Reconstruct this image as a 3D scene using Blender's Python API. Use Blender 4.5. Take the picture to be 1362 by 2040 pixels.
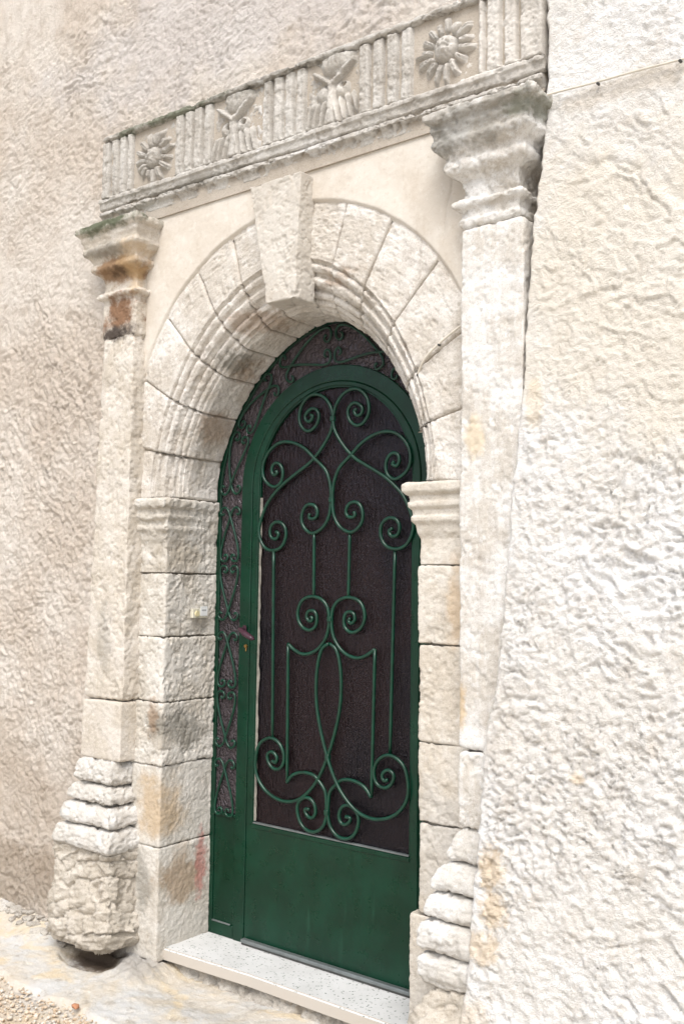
import bpy, bmesh, math, random
import numpy as np
from mathutils import Matrix, Vector
random.seed(7)
for o in list(bpy.data.objects): bpy.data.objects.remove(o)
SC = bpy.context.scene
COL = SC.collection
PI = math.pi

# ------------------------------------------------------------------ camera
cam_d = bpy.data.cameras.new('camera')
cam = bpy.data.objects.new('camera', cam_d); COL.objects.link(cam); SC.camera = cam
cam_d.sensor_fit = 'VERTICAL'; cam_d.sensor_height = 36.0
cam_d.lens = 1960/2040*36
cam_d.clip_start = .05; cam_d.clip_end = 500
cam.matrix_world = Matrix((
    (0.79208568, 0.03265371, 0.6095359, 2.34622835),
    (0.61023581, -0.06620918, -0.78944829, -3.10965442),
    (0.01457846, 0.99727132, -0.07236981, 1.5),
    (0, 0, 0, 1)))

# ------------------------------------------------------------------ light
SUN_AZ = math.radians(150); SUN_EL = math.radians(54)
world = bpy.data.worlds.new('World'); SC.world = world; world.use_nodes = True
wn = world.node_tree
sky = wn.nodes.new('ShaderNodeTexSky'); sky.sky_type = 'NISHITA'; sky.sun_disc = False
sky.sun_elevation = SUN_EL; sky.sun_rotation = SUN_AZ
sky.dust_density = 3.5; sky.air_density = 1.0; sky.ozone_density = 1.0
bg = wn.nodes['Background']; bg.inputs['Strength'].default_value = .15
hs = wn.nodes.new('ShaderNodeHueSaturation'); hs.inputs['Saturation'].default_value = .42
wn.links.new(sky.outputs[0], hs.inputs['Color']); wn.links.new(hs.outputs[0], bg.inputs['Color'])
sd = bpy.data.lights.new('sun', 'SUN'); sd.energy = 1.5; sd.angle = math.radians(30); sd.color = (1, .975, .94)
sun = bpy.data.objects.new('sun', sd); COL.objects.link(sun)
# sun_rotation is measured clockwise from +Y
sdir = Vector((math.sin(SUN_AZ)*math.cos(SUN_EL), math.cos(SUN_AZ)*math.cos(SUN_EL), math.sin(SUN_EL)))
sun.rotation_euler = sdir.to_track_quat('Z', 'Y').to_euler()
sun.location = sdir*20
SC.view_settings.view_transform = 'Standard'; SC.view_settings.look = 'None'
SC.view_settings.gamma = 1; SC.view_settings.use_curve_mapping = False
SC.view_settings.exposure = .66
try:
    SC.render.engine = 'CYCLES'
except Exception: pass

# ------------------------------------------------------------------ noise (numpy)
def _h(ix, iy, iz, seed):
    h = (ix.astype(np.int64)*374761393 + iy.astype(np.int64)*668265263 + iz.astype(np.int64)*2147483647 + seed*974634777) & 0xffffffff
    h = ((h ^ (h >> 13))*1274126177) & 0xffffffff
    h = ((h ^ (h >> 16))*2246822519) & 0xffffffff
    return ((h ^ (h >> 15)) & 0xffffff)/float(0xffffff)
def vn(x, y, z, seed=0):
    x = np.asarray(x, float); y = np.asarray(y, float)+0*x; z = np.asarray(z, float)+0*x
    fx, fy, fz = np.floor(x), np.floor(y), np.floor(z)
    a, b, c = x-fx, y-fy, z-fz
    a = a*a*a*(a*(a*6-15)+10); b = b*b*b*(b*(b*6-15)+10); c = c*c*c*(c*(c*6-15)+10)
    r = 0
    for i in (0, 1):
        for j in (0, 1):
            for k in (0, 1):
                r = r + _h(fx+i, fy+j, fz+k, seed)*(a if i else 1-a)*(b if j else 1-b)*(c if k else 1-c)
    return r*2-1
def vn2(x, y, seed=0):
    x = np.asarray(x, float); y = np.asarray(y, float)+0*x
    fx, fy = np.floor(x), np.floor(y); a, b = x-fx, y-fy
    a = a*a*a*(a*(a*6-15)+10); b = b*b*b*(b*(b*6-15)+10); z0 = 0*fx
    return ((_h(fx, fy, z0, seed)*(1-a)+_h(fx+1, fy, z0, seed)*a)*(1-b)+(_h(fx, fy+1, z0, seed)*(1-a)+_h(fx+1, fy+1, z0, seed)*a)*b)*2-1
def fbm2(x, y, f, o=4, seed=0, g=.5):
    r = 0; a = 1; s = 0
    for i in range(o):
        # rotate every octave so the lattice does not show
        ca, sa = math.cos(1.1*i+seed), math.sin(1.1*i+seed)
        r = r + a*vn2((x*ca-y*sa)*f+7.3*i, (x*sa+y*ca)*f+3.1*i, seed+i*17); s += a; a *= g; f *= 2.03
    return r/s
def fbm3(P, f, o=3, seed=0, g=.5):
    r = 0; a = 1; s = 0
    for i in range(o):
        r = r + a*vn(P[..., 0]*f+5.2*i, P[..., 1]*f+1.7*i, P[..., 2]*f+9.1*i, seed+i*13); s += a; a *= g; f *= 2.07
    return r/s
def worley2(x, y, seed=0, jitter=.9):
    fx, fy = np.floor(x), np.floor(y)
    f1 = np.full(x.shape, 9.); f2 = np.full(x.shape, 9.); idv = np.zeros(x.shape)
    for i in (-1, 0, 1):
        for j in (-1, 0, 1):
            cx, cy = fx+i, fy+j
            px = cx+.5+(_h(cx, cy, 0*cx, seed)-.5)*jitter; py = cy+.5+(_h(cx, cy, 0*cx+1, seed)-.5)*jitter
            d = np.hypot(px-x, py-y); hv = _h(cx, cy, 0*cx+2, seed)
            nf1 = d < f1
            f2 = np.where(nf1, f1, np.minimum(f2, d)); idv = np.where(nf1, hv, idv); f1 = np.where(nf1, d, f1)
    return f1, f2, idv
def sst(a, b, x):
    t = np.clip((x-a)/(b-a), 0, 1); return t*t*(3-2*t)

# ------------------------------------------------------------------ object helpers
def setp(o, **k):
    for a, b in k.items():
        if b is not None: o[a] = b
def empty(name, loc, label, cat, group=None):
    o = bpy.data.objects.new(name, None); COL.objects.link(o); o.location = loc; o.empty_display_size = .1
    setp(o, label=label, category=cat, group=group); return o
def mesh_np(name, V, F, mat=None, parent=None, smooth=True, label=None):
    me = bpy.data.meshes.new(name)
    V = np.asarray(V, np.float32).reshape(-1, 3); F = np.asarray(F, np.int32)
    k = F.shape[1]
    me.vertices.add(len(V)); me.vertices.foreach_set('co', V.ravel())
    me.loops.add(F.size); me.loops.foreach_set('vertex_index', F.ravel())
    me.polygons.add(len(F)); me.polygons.foreach_set('loop_start', np.arange(0, F.size, k, dtype=np.int32))
    me.polygons.foreach_set('use_smooth', np.full(len(F), smooth))
    me.update(calc_edges=True); me.validate()
    return link(name, me, mat, parent, label)
def link(name, me, mat=None, parent=None, label=None):
    if mat and not me.materials: me.materials.append(mat)
    o = bpy.data.objects.new(name, me); COL.objects.link(o)
    if parent:
        o.parent = parent; o.matrix_parent_inverse = Matrix.Translation(-parent.location)
    if label: o['label'] = label
    return o
def grid_faces(nu, nv, mask=None):
    i = np.arange(nu*nv).reshape(nu, nv)
    F = np.stack([i[:-1, :-1], i[1:, :-1], i[1:, 1:], i[:-1, 1:]], -1)
    if mask is not None: return F[mask]
    return F.reshape(-1, 4)
def normals(P, flip=1):
    du = np.gradient(P, axis=0); dv = np.gradient(P, axis=1)
    n = np.cross(du, dv)*flip; l = np.linalg.norm(n, axis=-1, keepdims=True); l[l == 0] = 1
    return n/l
def patch(name, P, N, depth, mat, parent, label=None):
    """displaced front P (nu,nv,3) closed by a skirt and back along -N"""
    nu, nv = P.shape[:2]
    ring = [(i, 0) for i in range(nu)]+[(nu-1, j) for j in range(1, nv)]+[(i, nv-1) for i in range(nu-2, -1, -1)]+[(0, j) for j in range(nv-2, 0, -1)]
    ri = np.array([a*nv+b for a, b in ring]); n = len(ri)
    B = (P-N*depth).reshape(-1, 3)[ri]
    V = np.concatenate([P.reshape(-1, 3), B])
    F = grid_faces(nu, nv)
    # orientation check against N
    a, b, c = P[0, 0], P[1, 0], P[1, 1]
    m = (nu//2, nv//2)
    q = np.cross(P[min(m[0]+1, nu-1), m[1]]-P[m], P[m[0], min(m[1]+1, nv-1)]-P[m])
    flip = np.dot(q, N[m]) < 0
    if flip: F = F[:, ::-1]
    k = np.arange(n); k2 = (k+1) % n
    S = np.stack([ri[k2], ri[k], nu*nv+k, nu*nv+k2], -1)
    if flip: S = S[:, ::-1]
    return mesh_np(name, V, np.concatenate([F, S]), mat, parent, True, label)
def resamp(pts, step):
    pts = np.asarray(pts, float); d = np.linalg.norm(np.diff(pts[:, :2], axis=0), axis=1); s = np.r_[0, np.cumsum(d)]
    n = max(2, int(math.ceil(s[-1]/step))+1); t = np.linspace(0, s[-1], n)
    return np.stack([np.interp(t, s, pts[:, k]) for k in range(pts.shape[1])], -1)
def smooth1(P, axis, it):
    for _ in range(it):
        Q = P.copy()
        sl = [slice(None)]*P.ndim; a = sl.copy(); b = sl.copy(); c = sl.copy()
        a[axis] = slice(0, -2); b[axis] = slice(1, -1); c[axis] = slice(2, None)
        Q[tuple(b)] = .25*P[tuple(a)]+.5*P[tuple(b)]+.25*P[tuple(c)]; P = Q
    return P
def weather(P, N, big=.004, mid=.002, fine=.001, chip=.004, seed=0, streak=0):
    d = big*fbm3(P, 7, 2, seed)+mid*fbm3(P, 30, 3, seed+3)+fine*fbm3(P, 110, 2, seed+5, .6)
    if chip:
        c = fbm3(P, 18, 4, seed+9, .6); d = d-chip*sst(.18, .38, c)-chip*.6*sst(.2, .3, fbm3(P, 60, 2, seed+29))
    if streak:
        Q = P*np.array([1, 1, .12]); d = d+streak*fbm3(Q, 70, 2, seed+11)
    return P+N*d[..., None]
def sweep_rect(name, x0, x1, yb, yf, prof, mat, parent, step=.0045, w=None, rnd=2, label=None, seed=0, dx0=None, dx1=None, fn=None):
    """moulding carried round left side, front and right side of a pier. prof: list of (offset, z)"""
    pr = resamp(prof, step); pr = smooth1(pr[:, None, :], 0, 1)[:, 0]
    off = pr[:, 0][None, :]; z = pr[:, 1][None, :]
    X0 = x0+(dx0(z) if dx0 else 0)-off; X1 = x1+(dx1(z) if dx1 else 0)+off
    ns = max(3, int((yb-yf)/step)); nf = max(3, int((x1-x0+.05)/step))
    t = np.linspace(0, 1, ns, endpoint=False)[:, None]; s = np.linspace(0, 1, nf+1)[:, None]
    YF = yf-off
    A = np.stack([X0+0*t, yb+(YF-yb)*t, z+0*t], -1)
    B = np.stack([X0+(X1-X0)*s, YF+0*s, z+0*s], -1)
    C = np.stack([X1+0*t, YF+(yb-YF)*(t+1./ns), z+0*t], -1)
    P = np.concatenate([A, B, C], 0)
    P = smooth1(P, 0, rnd)
    N = normals(P)
    if N[len(P)//2, P.shape[1]//2, 1] > 0: N = -N
    kw = dict(seed=seed); kw.update(w or {})
    P = weather(P, N, **kw)
    if fn: P = fn(P, N)
    return patch(name, P, normals(P)*0+np.array([0, -1, 0]) if False else N, .02, mat, parent, label)
def sweep_path(name, base, dirs, prof, mat, parent, step=.0045, w=None, rnd=2, label=None, seed=0, fn=None, depth=.03):
    base = np.asarray(base, float); dirs = np.asarray(dirs, float)
    bb = resamp(np.c_[base, dirs], step)
    pr = resamp(prof, step)
    P = np.zeros((len(bb), len(pr), 3))
    P[..., 0] = bb[:, 0][:, None]+bb[:, 2][:, None]*pr[:, 0]; P[..., 1] = bb[:, 1][:, None]+bb[:, 3][:, None]*pr[:, 0]; P[..., 2] = pr[:, 1]
    P = smooth1(P, 0, rnd); N = normals(P)
    m = (len(bb)//2, len(pr)//2)
    if np.dot(N[m], np.r_[bb[m[0], 2:], 0]) < 0: N = -N
    kw = dict(seed=seed); kw.update(w or {})
    P = weather(P, N, **kw)
    if fn: P = fn(P, N)
    return patch(name, P, N, depth, mat, parent, label)
def box(name, a, b, mat, parent=None, bev=.002, label=None, seg=1):
    bm = bmesh.new(); bmesh.ops.create_cube(bm, size=1)
    for v in bm.verts:
        v.co = Vector([(a[k]+b[k])/2+v.co[k]*(b[k]-a[k]) for k in range(3)])
    if bev: bmesh.ops.bevel(bm, geom=bm.edges[:], offset=bev, segments=seg, affect='EDGES')
    me = bpy.data.meshes.new(name); bm.to_mesh(me); bm.free()
    return link(name, me, mat, parent, label)
def tube(name, pts, r, mat, parent=None, seg=8, flat=1.0, label=None, up=(0, 1, 0), taper=True):
    P = np.asarray(pts, float); n = len(P)
    T = np.gradient(P, axis=0); T /= np.linalg.norm(T, axis=1, keepdims=True)+1e-9
    U = np.array(up, float); B = np.cross(T, U); B /= np.linalg.norm(B, axis=1, keepdims=True)+1e-9
    U2 = np.cross(B, T)
    an = np.arange(seg)/seg*2*PI+PI/seg
    R = np.full(n, r) if np.isscalar(r) else np.asarray(r)
    V = P[:, None, :]+R[:, None, None]*(np.cos(an)[None, :, None]*B[:, None, :]+flat*np.sin(an)[None, :, None]*U2[:, None, :])
    i = np.arange(n*seg).reshape(n, seg); j = np.roll(i, -1, 1)
    F = np.stack([i[:-1], j[:-1], j[1:], i[1:]], -1).reshape(-1, 4)
    V = np.concatenate([V.reshape(-1, 3), P[:1], P[-1:]])
    c0, c1 = n*seg, n*seg+1
    T0 = np.stack([j[0], i[0], np.full(seg, c0), np.full(seg, c0)], -1); T1 = np.stack([i[-1], j[-1], np.full(seg, c1), np.full(seg, c1)], -1)
    me = bpy.data.meshes.new(name)
    faces = [tuple(map(int, f)) for f in F]+[tuple(map(int, f[:3])) for f in T0]+[tuple(map(int, f[:3])) for f in T1]
    me.from_pydata([tuple(map(float, v)) for v in V], [], faces)
    me.polygons.foreach_set('use_smooth', [True]*len(faces)); me.update()
    return link(name, me, mat, parent, label)
def catmull(pts, n=6):
    P = [Vector(p) for p in pts]; P = [P[0]*2-P[1]]+P+[P[-1]*2-P[-2]]; out = []
    for i in range(1, len(P)-2):
        for k in range(n):
            t = k/n; a, b, c, d = P[i-1], P[i], P[i+1], P[i+2]
            out.append(.5*((2*b)+(c-a)*t+(2*a-5*b+4*c-d)*t*t+(3*b-a-3*c+d)*t**3))
    out.append(P[-2]); return np.array([tuple(v) for v in out])

# ------------------------------------------------------------------ materials
class NT:
    def __init__(s, name):
        s.m = bpy.data.materials.new(name); s.m.use_nodes = True; s.t = s.m.node_tree; s.t.nodes.clear()
        s.out = s.n('ShaderNodeOutputMaterial'); s.b = s.n('ShaderNodeBsdfPrincipled'); s.l(s.b.outputs[0], s.out.inputs[0])
        g = s.n('ShaderNodeNewGeometry'); s.pos = g.outputs['Position']
    def n(s, k, **kw):
        x = s.t.nodes.new(k)
        for a, b in kw.items(): setattr(x, a, b)
        return x
    def l(s, a, b): s.t.links.new(a, b)
    def val(s, sock, v):
        if hasattr(v, 'links') or isinstance(v, bpy.types.NodeSocket): s.l(v, sock)
        else: sock.default_value = v
    def noise(s, scale, det=4, rough=.6, sc=(1, 1, 1), off=(0, 0, 0), dist=0, vec=None):
        mp = s.n('ShaderNodeMapping'); s.l(vec or s.pos, mp.inputs[0]); mp.inputs['Scale'].default_value = sc; mp.inputs['Location'].default_value = off
        x = s.n('ShaderNodeTexNoise'); s.l(mp.outputs[0], x.inputs['Vector'])
        x.inputs['Scale'].default_value = scale; x.inputs['Detail'].default_value = det; x.inputs['Roughness'].default_value = rough; x.inputs['Distortion'].default_value = dist
        return x.outputs['Fac']
    def voro(s, scale, feat='F1', sc=(1, 1, 1), vec=None):
        mp = s.n('ShaderNodeMapping'); s.l(vec or s.pos, mp.inputs[0]); mp.inputs['Scale'].default_value = sc
        x = s.n('ShaderNodeTexVoronoi', feature=feat); s.l(mp.outputs[0], x.inputs['Vector']); x.inputs['Scale'].default_value = scale
        return x
    def ramp(s, v, a, b, va=0., vb=1.):
        x = s.n('ShaderNodeMapRange'); x.interpolation_type = 'SMOOTHSTEP'; s.l(v, x.inputs[0])
        x.inputs[1].default_value = a; x.inputs[2].default_value = b; x.inputs[3].default_value = va; x.inputs[4].default_value = vb
        return x.outputs[0]
    def math(s, op, a, b=0., c=None):
        x = s.n('ShaderNodeMath', operation=op); s.val(x.inputs[0], a); s.val(x.inputs[1], b)
        if c is not None: s.val(x.inputs[2], c)
        return x.outputs[0]
    def mix(s, f, a, b, mode='MIX'):
        x = s.n('ShaderNodeMix', data_type='RGBA', blend_type=mode); s.val(x.inputs[0], f)
        for k, v in ((6, a), (7, b)):
            if isinstance(v, bpy.types.NodeSocket): s.l(v, x.inputs[k])
            else: x.inputs[k].default_value = (*v, 1)
        return x.outputs[2]
    def blob(s, c, r, soft=.35, ns=9, na=.9):
        """0..1 mask round a point, edge broken up by noise: a stain with its own outline"""
        v = s.n('ShaderNodeVectorMath', operation='SUBTRACT'); s.l(s.pos, v.inputs[0]); v.inputs[1].default_value = c
        d = s.n('ShaderNodeVectorMath', operation='DIVIDE'); s.l(v.outputs[0], d.inputs[0]); d.inputs[1].default_value = r
        e = s.n('ShaderNodeVectorMath', operation='LENGTH'); s.l(d.outputs[0], e.inputs[0])
        q = s.math('SUBTRACT', 1., e.outputs['Value']); nz = s.noise(ns, 5, .65, off=(c[0]*3, c[2], c[1]))
        k = s.math('MULTIPLY_ADD', s.math('SUBTRACT', nz, .5), na*2, q)
        return s.ramp(k, 0, soft*1.7)
    def finish(s, col, rough=.9, bump=None, bs=.3, bd=.003, spec=.25):
        s.val(s.b.inputs['Base Color'], col) if isinstance(col, bpy.types.NodeSocket) else setattr(s.b.inputs['Base Color'], 'default_value', (*col, 1))
        s.val(s.b.inputs['Roughness'], rough); s.b.inputs['Specular IOR Level'].default_value = spec
        if bump is not None:
            x = s.n('ShaderNodeBump'); x.inputs['Strength'].default_value = bs; x.inputs['Distance'].default_value = bd
            s.l(bump, x.inputs['Height']); s.l(x.outputs[0], s.b.inputs['Normal'])
        return s.m
def stone(name, base, light, dark, stains=(), lf=.5, df=.5, moss=None, fleck=.8, streak=.0, bs=.42):
    t = NT(name)
    n1 = t.noise(5.5, 5, .62); n2 = t.noise(22, 5, .7, off=(3, 1, 5)); n3 = t.noise(120, 3, .7, off=(1, 7, 2)); n4 = t.noise(9, 6, .75, sc=(1, 1, .35), off=(9, 2, 2))
    c = t.mix(t.math('MULTIPLY', t.ramp(n1, .42, .62), lf), base, light)
    c = t.mix(t.math('MULTIPLY', t.ramp(n2, .53, .66), lf*.9), c, light)
    c = t.mix(t.math('MULTIPLY', t.ramp(n4, .54, .70), df), c, dark)
    c = t.mix(t.math('MULTIPLY', t.ramp(t.noise(55, 4, .75, off=(4, 4, 9)), .56, .66), df*.8), c, dark)
    if streak:
        c = t.mix(t.math('MULTIPLY', t.ramp(t.noise(34, 4, .6, sc=(1, 1, .09), off=(2, 2, 2)), .5, .62), streak), c, light)
        c = t.mix(t.math('MULTIPLY', t.ramp(t.noise(30, 4, .6, sc=(1, 1, .12), off=(5, 2, 7)), .55, .68), streak*.6), c, dark)
    c = t.mix(t.math('MULTIPLY', t.ramp(n3, .35, .7), .25*fleck), c, light)
    v = t.voro(95); c = t.mix(t.math('MULTIPLY', t.ramp(v.outputs['Distance'], .26, .12), .5*fleck), c, dark)
    n5 = t.noise(260, 3, .8, off=(2, 5, 1)); c = t.mix(t.math('MULTIPLY', t.ramp(n5, .55, .66), .75*fleck), c, dark); c = t.mix(t.math('MULTIPLY', t.ramp(n5, .45, .34), .6*fleck), c, light)
    for (cc, ctr, rad, amt, nsc) in stains:
        c = t.mix(t.math('MULTIPLY', t.blob(ctr, rad, ns=nsc), amt), c, cc)
    h = t.math('ADD', t.math('MULTIPLY', n3, .6), t.math('ADD', n2, t.math('MULTIPLY', t.noise(300, 3, .7), .7)))
    return t.finish(c, .93, h, bs, .0065, .12)

M = {}
BR = (.27, .175, .105); GY = (.17, .16, .135); GRN = (.13, .14, .095); OCH = (.52, .36, .19)
M['stone'] = stone('limestone', (.50, .44, .36), (.74, .70, .64), (.32, .27, .21), lf=.7, df=.45, streak=.15)
M['stone_arch'] = stone('arch_limestone', (.50, .455, .395), (.72, .69, .65), (.30, .25, .20), lf=.75, df=.55, streak=.12, stains=[
    (BR, (-.32, -.22, 2.55), (.20, .16, .06), .55, 22), (GY, (-.50, -.17, 2.42), (.10, .13, .07), .75, 24), (BR, (-.45, -.1, 2.36), (.12, .12, .09), .55, 20),
    (BR, (-.65, -.1, 2.15), (.10, .13, .12), .55, 16), (BR, (.17, -.26, 2.63), (.16, .08, .05), .6, 20), (BR, (.46, -.22, 2.34), (.06, .1, .08), .45, 25)])
M['stone_jamb_l'] = stone('left_jamb_limestone', (.49, .45, .39), (.67, .645, .60), (.34, .29, .225), lf=.7, df=.5, stains=[
    (GY, (-.79, -.24, .90), (.09, .14, .12), .75, 14), (BR, (-.80, -.28, .93), (.05, .06, .12), .6, 22), (GY, (-.74, -.14, .86), (.06, .10, .09), .6, 20),
    ((.47, .35, .22), (-.78, -.27, .58), (.12, .16, .18), .75, 7), ((.60, .57, .52), (-.74, -.05, .55), (.05, .12, .16), .8, 9),
    ((.33, .235, .15), (-.76, -.17, .27), (.10, .15, .13), .7, 11), (GY, (-.84, -.3, .25), (.06, .06, .16), .55, 10), ((.42, .16, .135), (-.74, -.06, .30), (.03, .045, .17), .7, 26),
    ((.50, .47, .42), (-.74, -.1, .05), (.12, .2, .09), .7, 14), ((.36, .31, .24), (-.78, -.2, 1.60), (.12, .2, .09), .5, 12)])
M['stone_jamb_r'] = stone('right_jamb_limestone', (.50, .445, .37), (.68, .645, .59), (.34, .29, .235), lf=.6, df=.45, stains=[
    ((.50, .37, .24), (.66, -.3, 1.42), (.05, .1, .22), .6, 10), ((.42, .40, .37), (.6, -.3, .62), (.14, .1, .3), .45, 8)])
M['stone_pil_r'] = stone('right_pilaster_limestone', (.52, .48, .425), (.72, .71, .69), (.35, .30, .25), lf=.85, df=.35, streak=.35, stains=[
    ((.62, .52, .38), (.765, -.38, 1.98), (.05, .1, .10), .8, 12), ((.50, .36, .20), (.72, -.38, 1.12), (.03, .1, .10), .7, 18), (GY, (.80, -.43, 2.99), (.28, .2, .10), .6, 14),
    (GRN, (.98, -.38, 3.0), (.10, .14, .06), .6, 16), (GY, (.66, -.42, 2.93), (.08, .1, .10), .6, 16), ((.40, .40, .38), (.74, -.46, .3), (.10, .1, .08), .75, 22),
    ((.55, .42, .26), (.62, -.5, .08), (.16, .2, .10), .5, 12)])
M['stone_pil_l'] = stone('left_pilaster_limestone', (.50, .445, .37), (.69, .65, .60), (.36, .31, .25), lf=.55, df=.38, streak=.12, stains=[
    (GRN, (-1.03, -.43, 3.035), (.34, .2, .045), 1., 12), (BR, (-1.0, -.44, 2.84), (.2, .2, .09), 1., 12), (OCH, (-.9, -.40, 2.9), (.1, .15, .09), .45, 18), (GY, (-1.05, -.44, 2.93), (.2, .2, .04), .6, 14), ((.10, .065, .04), (-.99, -.43, 2.835), (.10, .1, .03), .8, 20),
    ((.22, .13, .08), (-.99, -.40, 2.66), (.15, .15, .11), 1., 13), ((.08, .065, .055), (-1.01, -.40, 2.575), (.16, .15, .045), 1., 20), (OCH, (-.90, -.4, 2.80), (.08, .08, .10), .5, 18),
    (GY, (-1.03, -.38, 1.25), (.06, .1, .22), .35, 16)])
M['stone_foot'] = stone('weathered_foot_stone', (.44, .395, .33), (.60, .56, .50), (.24, .19, .14), lf=.5, df=.5)
M['stone_tori'] = stone('limewashed_base_stone', (.50, .47, .425), (.66, .65, .63), (.34, .30, .25), lf=.7, df=.5)
M['stone_frieze'] = stone('grey_weathered_frieze_stone', (.39, .36, .32), (.56, .54, .505), (.22, .195, .165), lf=.6, df=.5, streak=.4, stains=[
    (GRN, (-.75, -.35, 3.50), (.45, .1, .04), .85, 15), (GY, (-.2, -.35, 3.47), (.5, .1, .04), .5, 15), ((.74, .73, .72), (-.23, -.35, 3.33), (.035, .1, .18), .4, 26),
    ((.74, .73, .72), (.05, -.36, 3.14), (.14, .1, .035), .4, 30), ((.70, .66, .6), (.17, -.35, 3.28), (.06, .1, .08), .5, 16), (GY, (-.6, -.35, 3.16), (.4, .1, .03), .55, 14),
    ((.66, .62, .57), (.8, -.35, 3.3), (.25, .1, .2), .55, 8)])
M['plaster_smooth'] = stone('smooth_beige_plaster', (.56, .505, .435), (.66, .62, .56), (.46, .385, .305), lf=.6, df=.4, fleck=.35, bs=.15)
M['keystone'] = stone('keystone_limestone', (.50, .46, .405), (.60, .57, .52), (.42, .35, .275), lf=.5, df=.4, fleck=.7, bs=.3)
M['mortar'] = stone('joint_mortar', (.40, .35, .29), (.50, .45, .39), (.26, .22, .18))
M['rubble'] = stone('grey_rubble_mortar', (.34, .31, .27), (.58, .55, .50), (.20, .17, .14), lf=.6, df=.55)

def stucco(name, base, light, dark, stains=()):
    t = NT(name)
    n1 = t.noise(2.2, 5, .6); n2 = t.noise(14, 5, .7, off=(3, 1, 5)); n3 = t.noise(90, 4, .75)
    c = t.mix(t.ramp(n1, .38, .64), base, light)
    c = t.mix(t.math('MULTIPLY', t.ramp(n2, .50, .70), .45), c, dark)
    c = t.mix(t.math('MULTIPLY', t.ramp(n3, .58, .72), .35), c, dark)
    c = t.mix(t.math('MULTIPLY', t.ramp(t.noise(60, 3, .6, off=(8, 3, 1)), .52, .68), .4), c, light)
    n5 = t.noise(220, 3, .8, off=(2, 5, 1)); c = t.mix(t.math('MULTIPLY', t.ramp(n5, .55, .66), .5), c, dark)
    c = t.mix(t.math('MULTIPLY', t.ramp(t.noise(7, 5, .7, sc=(1, 1, .22), off=(6, 1, 4)), .52, .74), .22), c, dark)
    c = t.mix(t.math('MULTIPLY', t.ramp(t.noise(26, 4, .75, off=(2, 9, 4)), .64, .72), .3), c, tuple(q*.8 for q in dark))
    for (cc, ctr, rad, amt, nsc) in stains:
        c = t.mix(t.math('MULTIPLY', t.blob(ctr, rad, ns=nsc), amt), c, cc)
    h = t.math('ADD', t.math('MULTIPLY', n3, 1.), t.math('ADD', t.math('MULTIPLY', t.noise(38, 5, .8, dist=.5), 1.5), t.math('MULTIPLY', t.noise(240, 3, .7), .7)))
    return t.finish(c, .95, h, .8, .0095, .1)
M['wall_left'] = stucco('pinkish_rough_render', (.60, .525, .45), (.70, .645, .58), (.44, .365, .295), stains=[
    ((.24, .18, .12), (-1.75, -.3, .12), (.75, .3, .22), .55, 5), ((.33, .26, .19), (-1.6, -.3, .45), (.8, .3, .45), .28, 4), ((.60, .57, .56), (-.3, -.3, 3.85), (1.6, .4, .4), .55, 3)])
ORG = (.66, .49, .29)
M['wall_right'] = stucco('cream_white_rough_render', (.74, .71, .665), (.82, .81, .795), (.57, .505, .43), stains=[
    ((.72, .65, .54), (1.3, -.35, 2.4), (.7, .4, .7), .6, 4), (ORG, (.895, -.48, .67), (.06, .1, .09), .6, 30), (ORG, (.905, -.49, .55), (.06, .1, .07), .6, 32), (ORG, (.87, -.49, .44), (.09, .1, .06), .5, 30),
    (ORG, (1.155, -.46, .96), (.03, .1, .025), .5, 20), ((.55, .47, .37), (1.3, -.34, 3.0), (.4, .1, .05), .45, 9), ((.62, .47, .30), (.84, -.52, .18), (.12, .15, .14), .5, 9), ((.76, .60, .38), (.99, -.4, 2.05), (.04, .1, .12), .35, 14)])
# paint
t = NT('dark_green_gloss_paint')
c = t.mix(t.ramp(t.noise(7, 4, .6), .35, .7), (.0004, .021, .0095), (.0008, .033, .016))
c = t.mix(t.math('MULTIPLY', t.ramp(t.noise(28, 5, .7, off=(1, 2, 3)), .68, .74), .55), c, (.06, .02, .012))
c = t.mix(t.math('MULTIPLY', t.ramp(t.noise(20, 4, .6, sc=(1, 1, .15), off=(4, 2, 3)), .6, .75), .25), c, (.02, .09, .055))
M['green'] = t.finish(c, t.ramp(t.noise(16, 4, .6), .3, .7, .24, .46), t.noise(60, 3, .6), .12, .002, .35)
t = NT('green_gloss_iron'); c = t.mix(t.ramp(t.noise(30, 4, .6), .35, .7), (.0004, .029, .0145), (.001, .045, .024))
M['iron'] = t.finish(c, .3, t.noise(90, 3, .6), .15, .002, .5)
def flat(name, col, rough=.5, metal=0., var=.15, bump=0.2):
    t = NT(name); c = t.mix(t.ramp(t.noise(25, 4, .6), .3, .7), tuple(x*(1-var) for x in col), tuple(min(1, x*(1+var)) for x in col))
    t.b.inputs['Metallic'].default_value = metal
    return t.finish(c, rough, t.noise(150, 3, .6), bump, .001, .4)
M['putty'] = flat('cracked_grey_putty', (.22, .205, .175), .8, var=.3, bump=.6)
M['strip'] = flat('worn_aluminium_strip', (.20, .22, .22), .4, .6)
M['handle'] = flat('dark_plum_door_handle', (.045, .018, .028), .25)
M['brass'] = flat('tarnished_brass', (.42, .24, .08), .35, .9)
M['bell'] = flat('ivory_plastic', (.60, .57, .46), .4, var=.05, bump=.05); M['bell_btn'] = flat('yellowed_button_plastic', (.62, .55, .33), .35, var=.05, bump=.05)
M['label'] = flat('grey_print', (.35, .36, .36), .5); M['white_card'] = flat('white_card', (.72, .73, .72), .4, var=.03, bump=.05)
M['cable'] = flat('cream_cable', (.60, .55, .47), .5, var=.1); M['clip'] = flat('dark_cable_clip', (.06, .06, .055), .5)
M['dark_wood'] = flat('brown_hall_panelling', (.20, .105, .06), .6, var=.3); M['hall'] = flat('dim_hall_plaster', (.09, .07, .085), .9)
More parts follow.
